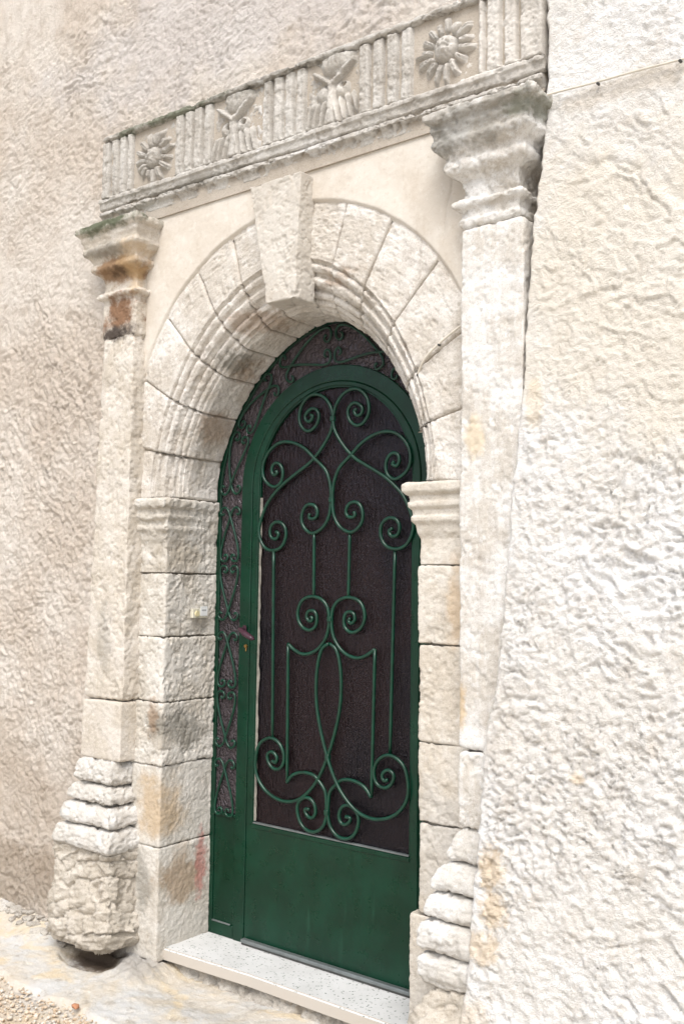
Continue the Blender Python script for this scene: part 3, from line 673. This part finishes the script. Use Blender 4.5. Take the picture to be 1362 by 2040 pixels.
def foot_fn(s, depthc=.018):
    def f(P, N):
        u = P[..., 0]-P[..., 1]*.9; z = P[..., 2]
        wu = u+.03*fbm2(u, z, 9, 3, s); wz = z+.03*fbm2(u, z, 9, 3, s+3)
        a = wu*.8+wz*.55; b = -wu*.55+wz*.8
        f1, f2, idv = worley2(a*6.5, b*15, s)
        e = f2-f1; l = lap(b*13+1.2*fbm2(a, b, 6, 3, s+8)+idv, .15)
        d = -depthc*(1-sst(0, .13, e))*(.5+.5*idv)+.014*(idv-.5)+.012*(l-.5)+.005*fbm2(u, z, 60, 3, s+2, .6)
        return P+N*d[..., None]
    return f
sweep_rect('core', -1.12, -.98, -.21, -.34, [(-.03, .93), (0.01, .70), (.06, .42), (.06, .10)], M['stone_tori'], pl, step=.02, w=dict(big=.003, mid=.002, chip=0), seed=3)
sweep_rect('core', .735, .93, -.21, -.35, [(-.03, .92), (0.0, .70), (.075, .40), (.08, .2), (.05, .0)], M['stone_tori'], pr_, step=.02, w=dict(big=.003, mid=.002, chip=0), seed=4)
sweep_rect('carved_foot', -1.140, -.962, -.22, -.36, [(.02, .415), (.085, .408), (.098, .38), (.088, .31), (.096, .23), (.110, .15), (.122, .07), (.112, .01), (.07, -.015), (.0, -.02)], M['stone_foot'], pl, w=dict(big=.022, mid=.007, fine=.003, chip=.008), seed=90, rnd=22, fn=foot_fn(23))
sweep_rect('carved_foot', .75, .95, -.22, -.37, [(.0, .285), (.08, .275), (.095, .25), (.105, .21), (.14, .15), (.185, .09), (.235, .03), (.25, .0), (.24, -.12)], M['stone_foot'], pr_, w=dict(big=.022, mid=.008, fine=.003, chip=.01), seed=94, rnd=14, fn=foot_fn(8, .008))

# ================================================================== entablature
en = empty('entablature', (-.1, -.34, 3.1), 'grey carved stone frieze with sun rosettes, horned masks and flutes above the arch', 'frieze')
TILT = lambda x: -.013*(x+1.1)
def relief(name, x0, x1, z0, z1, fn, y=-.338, res=.0032, seed=0, mat='stone_frieze', wt=None, label=None):
    nx = max(4, int((x1-x0)/res)); nz = max(4, int((z1-z0)/res))
    xs = np.linspace(x0, x1, nx); zs = np.linspace(z0, z1, nz); U, W = np.meshgrid(xs, zs, indexing='ij')
    h = fn(U, W); e = np.minimum(np.minimum(U-x0, x1-U), np.minimum(W-z0, z1-W)); h = h-.004*(1-sst(0, .004, e))+.004*fbm2(U, W, 34, 3, seed+1, .6)
    P = np.stack([U, y-h, W+TILT(U)], -1); N = np.zeros_like(P); N[..., 1] = -1
    kw = dict(big=.003, mid=.0016, fine=.0016, chip=.004, seed=seed, streak=.0022); kw.update(wt or {})
    P = weather(P, N, **kw)
    return patch(name, P, N, .05, M[mat], en, label)
ZB, ZT = 3.222, 3.478
def flutes(x0, x1, bars):
    def f(U, W):
        h = -.016+0*U
        for a, b in bars:
            d = np.minimum(U-a, b-U); h = np.maximum(h, -.016+.024*sst(-.004, .006, d))
        m = np.maximum(sst(ZB+.012, ZB+.004, W), 0); return np.maximum(h, .004*m-.016*(1-m))
    return f
def mkbars(x0, x1, n, ratio=.74, jit=0):
    w = (x1-x0)/n; return [(x0+i*w+w*(1-ratio)/2, x0+i*w+w*(1+ratio)/2) for i in range(n)]
def rosette(cx, cz, seed):
    def f(U, W):
        dx, dz = U-cx, W-cz; r = np.hypot(dx, dz); a = np.arctan2(dz, dx)
        boss = .040*np.sqrt(np.clip(1-(r/.050)**2, 0, 1))*(1+.25*fbm2(U, W, 90, 2, seed))
        pet = 15; ph = a/(2*PI)*pet+.3*fbm2(U, W, 10, 2, seed+4)
        q = np.abs(ph-np.floor(ph)-.5)*2      # 0 at petal centre
        wdt = .85-.25*sst(.05, .13, r)
        L = .122+.02*vn2(np.floor(ph)*3.7, 0*r, seed)
        ph_ = .026*sst(wdt, wdt-.45, q)*sst(.045, .055, r)*sst(L, L-.03, r)*(1-.35*sst(.10, 0, q))
        rim = -.012*sst(.062, .052, r)*sst(.04, .05, r)
        return -.016+np.maximum(boss, ph_)+rim
    return f
def mask(cx, seed, holes, full=1.):
    def f(U, W):
        dx = (U-cx); z = W
        h = -.014+.007*fbm2(U, W, 38, 3, seed+60, .6)
        nose = .032*sst(.026, .010, np.abs(dx+.004))*sst(3.42, 3.38, z); h = np.maximum(h, -.02+nose)
        drape = .028*(.35+.65*.5+.5*np.sin((np.abs(dx)-.0+.25*(z-3.3)*np.sign(.1))*2*PI/.030+1.2*fbm2(U, W, 14, 2, seed)))*sst(3.345, 3.30, z)*sst(.132, .12, np.abs(dx)); h = np.maximum(h, -.02+drape)
        cheek = .030*np.sqrt(np.clip(1-((np.abs(dx)-.045)/.035)**2-((z-3.345)/.035)**2, 0, 1)); h = np.maximum(h, -.02+cheek)
        hz = 3.385+.75*(np.abs(dx)-.02)+.0*z; horn = .030*sst(.016, .005, np.abs(z-hz))*sst(.11, .095, np.abs(dx)); h = np.maximum(h, -.02+1.3*horn*full)
        lobe = .036*np.sqrt(np.clip(1-((dx-.02)/.085)**2-((z-3.462)/.058)**2, 0, 1)); h = np.maximum(h, -.02+lobe)
        for a, b, rr in holes:
            h = h-.05*sst(rr, rr*.6, np.hypot(U-a, z-b))
        cor = .04*sst(.028, .008, np.hypot(dx+.095, (z-3.455)*1.1)); return h-cor
    return f
relief('fluted_block', -1.195, -.992, ZB, ZT, flutes(0, 0, [(-1.195, -1.150), (-1.128, -1.092), (-1.073, -1.037), (-1.020, -.992)]), seed=300)
relief('rosette_panel', -.990, -.722, ZB, ZT, rosette(-.858, 3.338, 3), seed=303)
relief('fluted_block', -.720, -.492, ZB, ZT, flutes(0, 0, mkbars(-.720, -.492, 4)), seed=306)
relief('mask_panel', -.490, -.222, ZB, ZT, mask(-.372, 5, [(-.402, 3.350, .014), (-.318, 3.349, .014)]), seed=309)
relief('fluted_block', -.220, .006, ZB, ZT, flutes(0, 0, mkbars(-.220, .006, 4)), seed=312)
relief('mask_panel', .008, .246, ZB, ZT, mask(.132, 9, [(.183, 3.358, .014)], .9), seed=315)
relief('fluted_block', .248, .494, ZB, ZT, flutes(0, 0, mkbars(.248, .494, 4)), seed=318)
relief('rosette_panel', .496, .752, ZB, ZT, rosette(.622, 3.357, 8), seed=321)
relief('fluted_block', .754, .988, ZB, ZT, flutes(0, 0, [(.754, .772), (.785, .835), (.850, .895), (.908, .988)]), seed=324)
def ledge_prof(pts): return [(o, z) for o, z in pts]
def beam(name, x0, x1, prof, seed, mat='stone_frieze', w=None, ny=-.338):
    pr = resamp(prof, .0036); xs = np.arange(x0, x1, .005)
    P = np.zeros((len(xs), len(pr), 3)); P[..., 0] = xs[:, None]; P[..., 1] = ny-pr[:, 0]; P[..., 2] = pr[:, 1]+TILT(xs)[:, None]
    N = normals(P)
    if N[len(xs)//2, len(pr)//2, 1] > 0: N = -N
    kw = dict(big=.004, mid=.003, fine=.0016, chip=.007, seed=seed); kw.update(w or {})
    return patch(name, weather(P, N, **kw), N, .03, M[mat], en)
beam('top_ledge', -1.185, .990, [(-.035, 3.512), (.004, 3.508), (.012, 3.500), (.012, 3.488), (.004, 3.482), (-.02, 3.480)], 330, w=dict(chip=.010))
beam('lower_fascia', -1.205, .990, [(-.03, 3.222), (.006, 3.221), (.012, 3.214), (.012, 3.200), (.004, 3.194), (.002, 3.172), (-.004, 3.166), (-.02, 3.164)], 333, w=dict(big=.003, mid=.0014, chip=.005))
beam('cornice_moulding', -1.200, .988, [(-.03, 3.166), (-.006, 3.163), (.008, 3.156), (.010, 3.142), (-.006, 3.130), (-.012, 3.118), (-.012, 3.106), (-.02, 3.098), (-.045, 3.095)], 336, w=dict(big=.004, mid=.002, chip=.012))
box('backing', (-1.18, -.325, 3.06), (.985, -.22, 3.485), M['mortar'], en, 0)

# ================================================================== doorstep
ds = empty('doorstep', (-.2, -.12, 0), 'pale terrazzo doorstep slab with dark flecks on a crumbling mortar bed below the green door', 'doorstep')
bm = bmesh.new()
pts = [(-.748, .04), (-.748, -.02), (-.812, -.258), (-.30, -.232), (.34, -.240), (.56, -.250), (.56, .04)]
vs = [bm.verts.new((x, y, 0)) for x, y in pts]; f = bm.faces.new(vs); r = bmesh.ops.extrude_face_region(bm, geom=[f])
for v in [e for e in r['geom'] if isinstance(e, bmesh.types.BMVert)]: v.co.z -= .046
bmesh.ops.recalc_face_normals(bm, faces=bm.faces); bmesh.ops.bevel(bm, geom=[e for e in bm.edges if all(abs(v.co.z) < 1e-4 for v in e.verts)], offset=.007, segments=3, affect='EDGES')
me = bpy.data.meshes.new('slab'); bm.to_mesh(me); bm.free(); link('slab', me, M['terrazzo'], ds)
xs = np.arange(-.83, .62, .006); pr = resamp([(-.02, -.044), (-.222, -.045), (-.226, -.055), (-.214, -.065), (-.212, -.08), (-.222, -.10), (-.245, -.14)], .006)
P = np.zeros((len(xs), len(pr), 3)); P[..., 0] = xs[:, None]; P[..., 1] = pr[:, 0]; P[..., 2] = pr[:, 1]; P[..., 1] += -.02*sst(-.6, -.8, P[..., 0])
N = normals(P); N = N if N[100, 20, 1] < 0 else -N; P0 = weather(P, N, .014, .008, .003, .016, 400); 
k = sst(-.1, -.2, P[..., 1])[..., None]; P = P*(1-k)+P0*k
patch('mortar_riser', P, N, .01, M['rubble'], ds)

# ================================================================== door
door = empty('entrance_door', (CX, 0, 0), 'dark green arched metal door with patterned glass, curling wrought iron scrolls and a narrow scrollwork surround', 'door')
def sel(h, v, a, pw):
    c, q = np.cos(a), np.sin(a); r = (np.abs(c/h)**pw+np.abs(q/v)**pw)**(-1/pw); return np.stack([r*c, r*q], -1)
def band(name, hin, hout, zc, z0, y0, y1, mat, vin=None, vout=None, bev=.003, pw=2., par=door, label=None, closed=False):
    """arched bar: straight down to z0 both sides"""
    vin = vin or hin; vout = vout or hout
    a = np.linspace(0, PI, 73)
    def path(h, v, zz): return np.concatenate([[[h, z0]], sel(h, v, a, pw)+np.array([0, zc]), [[-h, z0]]])
    sec = [(hin, vin, y0+bev), (hin+bev, vin+bev, y0), (hout-bev, vout-bev, y0), (hout, vout, y0+bev), (hout, vout, y1), (hin, vin, y1)]
    R = np.array([np.c_[path(h, v, 0)[:, 0]+CX, np.full(len(a)+2, y), path(h, v, 0)[:, 1]] for h, v, y in sec])  # (6,n,3)
    R = R.transpose(1, 0, 2); n = R.shape[0]
    i = np.arange(n*6).reshape(n, 6); j = np.roll(i, -1, 1)
    F = np.stack([i[:-1], i[1:], j[1:], j[:-1]], -1).reshape(-1, 4)
    F = np.concatenate([F, [[i[0, 0], i[0, 1], i[0, 2], i[0, 3]], [i[0, 0], i[0, 3], i[0, 4], i[0, 5]], [i[-1, 3], i[-1, 2], i[-1, 1], i[-1, 0]], [i[-1, 5], i[-1, 4], i[-1, 3], i[-1, 0]]]])
    return mesh_np(name, R.reshape(-1, 3), F, mat, par, False, label)
band('outer_frame', .620, .645, 1.90, 0.0, -.004, .03, M['green'], vin=.662, vout=.690, pw=1.75)
band('mullion_frame', .432, .493, 1.90, 0.0, -.006, .03, M['green'], vin=.420, vout=.486)
band('leaf_frame', .394, .428, 1.905, .49, -.006, .03, M['green'], vin=.396, vout=.414)
band('leaf_bead', .388, .395, 1.905, .497, -.001, .02, M['green'], vin=.390, vout=.397, bev=.001)
box('kick_panel', (CX-.428, -.004, .008), (CX+.428, .03, .494), M['green'], door, .002)
box('panel_rail', (CX-.394, -.007, .476), (CX+.394, -.0042, .492), M['green'], door, .001)
box('putty_strip', (CX-.390, -.006, .4945), (CX+.390, .010, .5005), M['strip'], door, .001)
box('weather_bar', (CX-.425, -.030, .010), (CX+.425, -.0045, .024), M['strip'], door, .003); box('weather_bar_foot', (CX-.425, -.024, .001), (CX+.425, -.0045, .0095), M['clip'], door, .001)
for s in (-1, 1):
    a, b = sorted((CX+s*.494, CX+s*.619))
    box('side_panel', (a, .002, .0), (b, .03, .500), M['green'], door, .002)
    box('side_rail', (a, -.006, .500), (b, .028, .513), M['green'], door, .002)
    box('side_foot_rail', (a, -.006, .001), (b, .0015, .052), M['green'], door, .002)
    box('side_foot_strip', (a+.004, -.007, .0525), (b-.016, .0015, .058), M['strip'], door, .001)
# putty edge, irregular, on the left stile and inner arch
zs = np.linspace(.505, 1.86, 160)
V = []
for i, z in enumerate(zs):
    wd = .005+.0025*float(vn2(np.array(z*40.), np.array(1.), 3))+.004*max(0, float(vn2(np.array(z*11.), np.array(5.), 6)))
    x0 = CX-.388; V += [(x0-.004, .004, z), (x0-.002, -.001, z), (x0+wd*.7, -.0005, z), (x0+wd+.001, .006, z)]
i = np.arange(len(zs)*4).reshape(-1, 4); F = np.stack([i[:-1, :-1], i[:-1, 1:], i[1:, 1:], i[1:, :-1]], -1).reshape(-1, 4)
mesh_np('putty_bead', V, F, M['putty'], door)
# glass
def arch_plate(name, h, v, zc, z0, y, th, mat, hin=None, vin=None):
    a = np.linspace(0, PI, 65)
    o_ = [(h, z0)]+[(h*math.cos(q), zc+v*math.sin(q)) for q in a]+[(-h, z0)]
    bm = bmesh.new()
    if hin is None:
        vs = [bm.verts.new((CX+x, y, z)) for x, z in o_]; bm.faces.new(vs)
    else:
        n_ = [(hin, z0)]+[(hin*math.cos(q), zc+vin*math.sin(q)) for q in a]+[(-hin, z0)]
        A = [bm.verts.new((CX+x, y, z)) for x, z in o_]; B = [bm.verts.new((CX+x, y, z)) for x, z in n_]
        for k in range(len(A)-1): bm.faces.new((A[k], A[k+1], B[k+1], B[k]))
    r = bmesh.ops.extrude_face_region(bm, geom=bm.faces[:])
    for v_ in [e for e in r['geom'] if isinstance(e, bmesh.types.BMVert)]: v_.co.y += th
    bmesh.ops.recalc_face_normals(bm, faces=bm.faces)
    me = bpy.data.meshes.new(name); bm.to_mesh(me); bm.free(); return link(name, me, mat, door)
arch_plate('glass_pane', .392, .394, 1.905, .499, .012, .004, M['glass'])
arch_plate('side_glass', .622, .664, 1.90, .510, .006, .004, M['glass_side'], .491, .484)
# leaf scrolls: half-curves, u from the centre line
SA = [(0.149,2.192),(0.136,2.185),(0.15,2.165),(0.172,2.17),(0.178,2.194),(0.149,2.217),(0.122,2.214),(0.104,2.188),(0.114,2.15),(0.15,2.125),(0.186,2.136),(0.211,2.177),(0.198,2.237),(0.148,2.276),(0.084,2.264),(0.043,2.216),(0.030,2.158),(0.05,2.096),(0.125,2.009),(0.198,1.965),(0.286,1.916),(0.338,1.875),(0.381,1.831),(0.415,1.76),(0.424,1.711),(0.4,1.656),(0.354,1.633),(0.299,1.644),(0.272,1.686),(0.276,1.729),(0.306,1.753),(0.344,1.748),(0.361,1.72),(0.353,1.688),(0.324,1.682),(0.311,1.703),(0.328,1.713)]
SB = [(0.333,1.97),(0.324,1.96),(0.346,1.952),(0.358,1.976),(0.345,2.001),(0.315,2.0),(0.294,1.969),(0.299,1.926),(0.329,1.902),(0.363,1.909),(0.401,1.941),(0.408,1.997),(0.378,2.052),(0.318,2.089),(0.24,2.084),(0.17,2.05),(0.125,2.009),(0.089,1.982),(0.057,1.948),(0.037,1.89),(0.034,1.831),(0.042,1.771),(0.075,1.723),(0.131,1.7),(0.175,1.728),(0.188,1.767),(0.174,1.807),(0.147,1.822),(0.115,1.813),(0.102,1.784),(0.116,1.762),(0.148,1.764),(0.143,1.783)]
SC_ = [(0.129,1.363),(0.119,1.355),(0.13,1.343),(0.15,1.356),(0.145,1.382),(0.118,1.389),(0.098,1.37),(0.101,1.327),(0.137,1.307),(0.182,1.327),(0.2,1.377),(0.175,1.43),(0.117,1.446),(0.067,1.431),(0.04,1.397),(0.034,1.354),(0.037,1.318),(0.052,1.275),(0.094,1.23),(0.157,1.209),(0.21,1.223),(0.248,1.249)]
SD = [(0.24,0.687),(0.209,0.722),(0.156,0.739),(0.103,0.736),(0.076,0.718),(0.04,0.682),(0.033,0.637),(0.031,0.601),(0.040,0.554),(0.071,0.521),(0.116,0.511),(0.16,0.532),(0.183,0.584),(0.171,0.624),(0.131,0.644),(0.097,0.627),(0.086,0.59),(0.104,0.565),(0.132,0.573),(0.143,0.595),(0.119,0.597)]
SE = [(0.028,1.259),(-0.008,1.236),(-0.03,1.154),(-0.032,1.038),(-0.011,0.932),(0.028,0.818),(0.076,0.722),(0.131,0.659),(0.193,0.62),(0.271,0.61),(0.354,0.638),(0.403,0.692),(0.414,0.747),(0.401,0.812),(0.368,0.845),(0.322,0.858),(0.276,0.834),(0.255,0.787),(0.269,0.744),(0.307,0.732),(0.34,0.754),(0.348,0.788),(0.319,0.802),(0.294,0.781),(0.302,0.759),(0.321,0.765)]
LCX = -.100
def half(pts): return [(u-.028, z) for u, z in pts]
def bar3(name, uz, s, y, r=.0070, sm=True):
    p3 = [(LCX+s*u, y, z) for u, z in uz]
    P = catmull(p3, 5) if sm else np.array(p3)
    if sm: P = smooth1(P, 0, 3)
    P[:, 1] = y
    return tube(name, P, r, M['iron'], door, seg=8)
for s in (-1, 1):
    for k, c in enumerate((SA, SB, SC_, SD, SE)):
        bar3('scroll_bar', half(c), s, -.006-(.006 if s > 0 and k in (0, 1, 4) else 0)-.0008*k)
    for a, b in (((.117-.026, 1.700), (.114-.026, 1.446)), ((.337-.028, 1.635), (.324-.028, .860)), ((.248-.028, 1.249), (.240-.028, .687))):
        bar3('straight_bar', [(a[0], a[1]), ((a[0]+b[0])/2, (a[1]+b[1])/2), b], s, -.0065, .0066)
for z in (2.165, 1.835, 1.356, .815, .600):
    box('collar', (LCX-.010, -.0205, z-.011), (LCX+.010, -.001, z+.011), M['iron'], door, .003)
# surround scrollwork
MOT = [(-.030, .044), (-.037, .050), (-.045, .045), (-.047, .032), (-.036, .018), (-.022, .016), (-.008, .032), (0, .055), (.015, .1), (.035, .165), (.046, .22), (.045, .252), (.034, .264), (.018, .262), (.010, .248), (.014, .236), (.024, .234), (.028, .243)]
MOT = [(u, (.012+v*.96)) for u, v in MOT]
def bay(fnmap, rev, y=-.006):
    for s in (-1, 1):
        pts = []
        for u, v in MOT:
            vv = (.276-v) if rev else v
            x, z = fnmap(s*u*1.18, vv); pts.append((x, y-(.004 if s > 0 else 0), z))
        P = catmull(pts, 4); P = smooth1(P, 0, 1)
        tube('surround_scroll', P, .0053, M['iron'], door, seg=6)
for side in (-1, 1):
    for b in range(5):
        z0 = 1.85-.2715*b
        bay(lambda u, v: (CX+side*(.557-u), z0-v*.983), b % 2 == 1)
    def amap_factory(a0, a1):
        def m(u, v):
            a = math.radians(a0+(a1-a0)*v/.276)
            ra = float(np.hypot(*sel(.497, .486, a, 2.))); rb = float(np.hypot(*sel(.620, .660, a, 1.75)))
            r = (ra+rb)/2-u*(rb-ra)/.122
            return CX+side*r*math.cos(a), 1.90+r*math.sin(a)
        return m
    bay(amap_factory(-5, 27), False); bay(amap_factory(27, 58.5), True); bay(amap_factory(58.5, 90), False)
# handle, keyhole
P = catmull([(-.558, -.008, 1.300), (-.560, -.040, 1.302), (-.550, -.052, 1.300), (-.520, -.058, 1.286), (-.480, -.060, 1.268), (-.462, -.058, 1.262)], 6)
rr = np.interp(np.linspace(0, 1, len(P)), [0, .3, .4, .65, .85, 1], [.008, .008, .010, .016, .013, .004])
hdl = tube('handle', P, rr, M['handle'], door, seg=12, flat=.8, up=(0, 0, 1))
box('handle_plate', (-.568, -.0165, 1.285), (-.548, -.0142, 1.315), M['handle'], hdl, .001)
bm = bmesh.new(); bmesh.ops.create_cone(bm, cap_ends=True, segments=16, radius1=.0085, radius2=.007, depth=.006)
for v in bm.verts: v.co = Vector((v.co.x-.545, -.0145-.002+v.co.z*-1, v.co.y+1.222)) if False else Vector((v.co.x-.548, -v.co.z-.0172, v.co.y+1.228))
me = bpy.data.meshes.new('keyhole'); bm.to_mesh(me); bm.free(); kh = link('keyhole', me, M['brass'], door)
box('keyhole_tail', (-.5505, -.0175, 1.206), (-.5445, -.0143, 1.222), M['brass'], kh, .001)

# ================================================================== doorbell
bell = empty('doorbell', (-.74, -.11, 1.36), 'small ivory doorbell with round button and name card on the left jamb', 'doorbell')
box('housing', (-.742, -.158, 1.343), (-.726, -.072, 1.383), M['bell'], bell, .002)
bm = bmesh.new(); bmesh.ops.create_cone(bm, cap_ends=True, segments=20, radius1=.013, radius2=.0115, depth=.006)
for v in bm.verts: v.co = Vector((v.co.z-.7235, v.co.x-.134, v.co.y+1.362))
me = bpy.data.meshes.new('button'); bm.to_mesh(me); bm.free(); link('button', me, M['bell_btn'], bell)
nc = box('name_card', (-.7262, -.116, 1.352), (-.7235, -.074, 1.392), M['white_card'], bell, .0008)
box('printed_line', (-.7234, -.108, 1.373), (-.7230, -.082, 1.379), M['label'], nc, 0)

# ================================================================== cables
def cable(label, pts, r, clips):
    e = empty('cable', pts[0], label, 'cable')
    P = catmull(pts, 10); tube('wire', P, r, M['cable'], e, seg=8, up=(0, 0, 1))
    for c in clips:
        box('clip', (c[0]-.0045, c[1]-.005, c[2]-.0045), (c[0]+.0045, c[1]+.012, c[2]+.0045), M['clip'], e, .003)
def wy(x, z): return -.352
cable('thin cream cable running across the white right wall to the dark capital', [(.985, -.40, 3.022), (1.01, -.372, 3.036), (1.06, -.360, 3.040), (1.18, -.358, 3.034), (1.30, -.358, 3.030), (1.44, -.358, 3.022), (1.7, -.36, 3.01), (2.2, -.36, 3.0), (3.2, -.36, 2.99)], .0032, [(1.18, -.360, 3.028), (1.43, -.362, 3.018)])
cable('short cream cable pinned with dark clips over the right voussoirs beside the pilaster', [(.715, -.330, 2.368), (.672, -.326, 2.354), (.598, -.326, 2.311), (.54, -.322, 2.268), (.498, -.300, 2.224)], .0042, [(.598, -.326, 2.309), (.498, -.300, 2.222)])
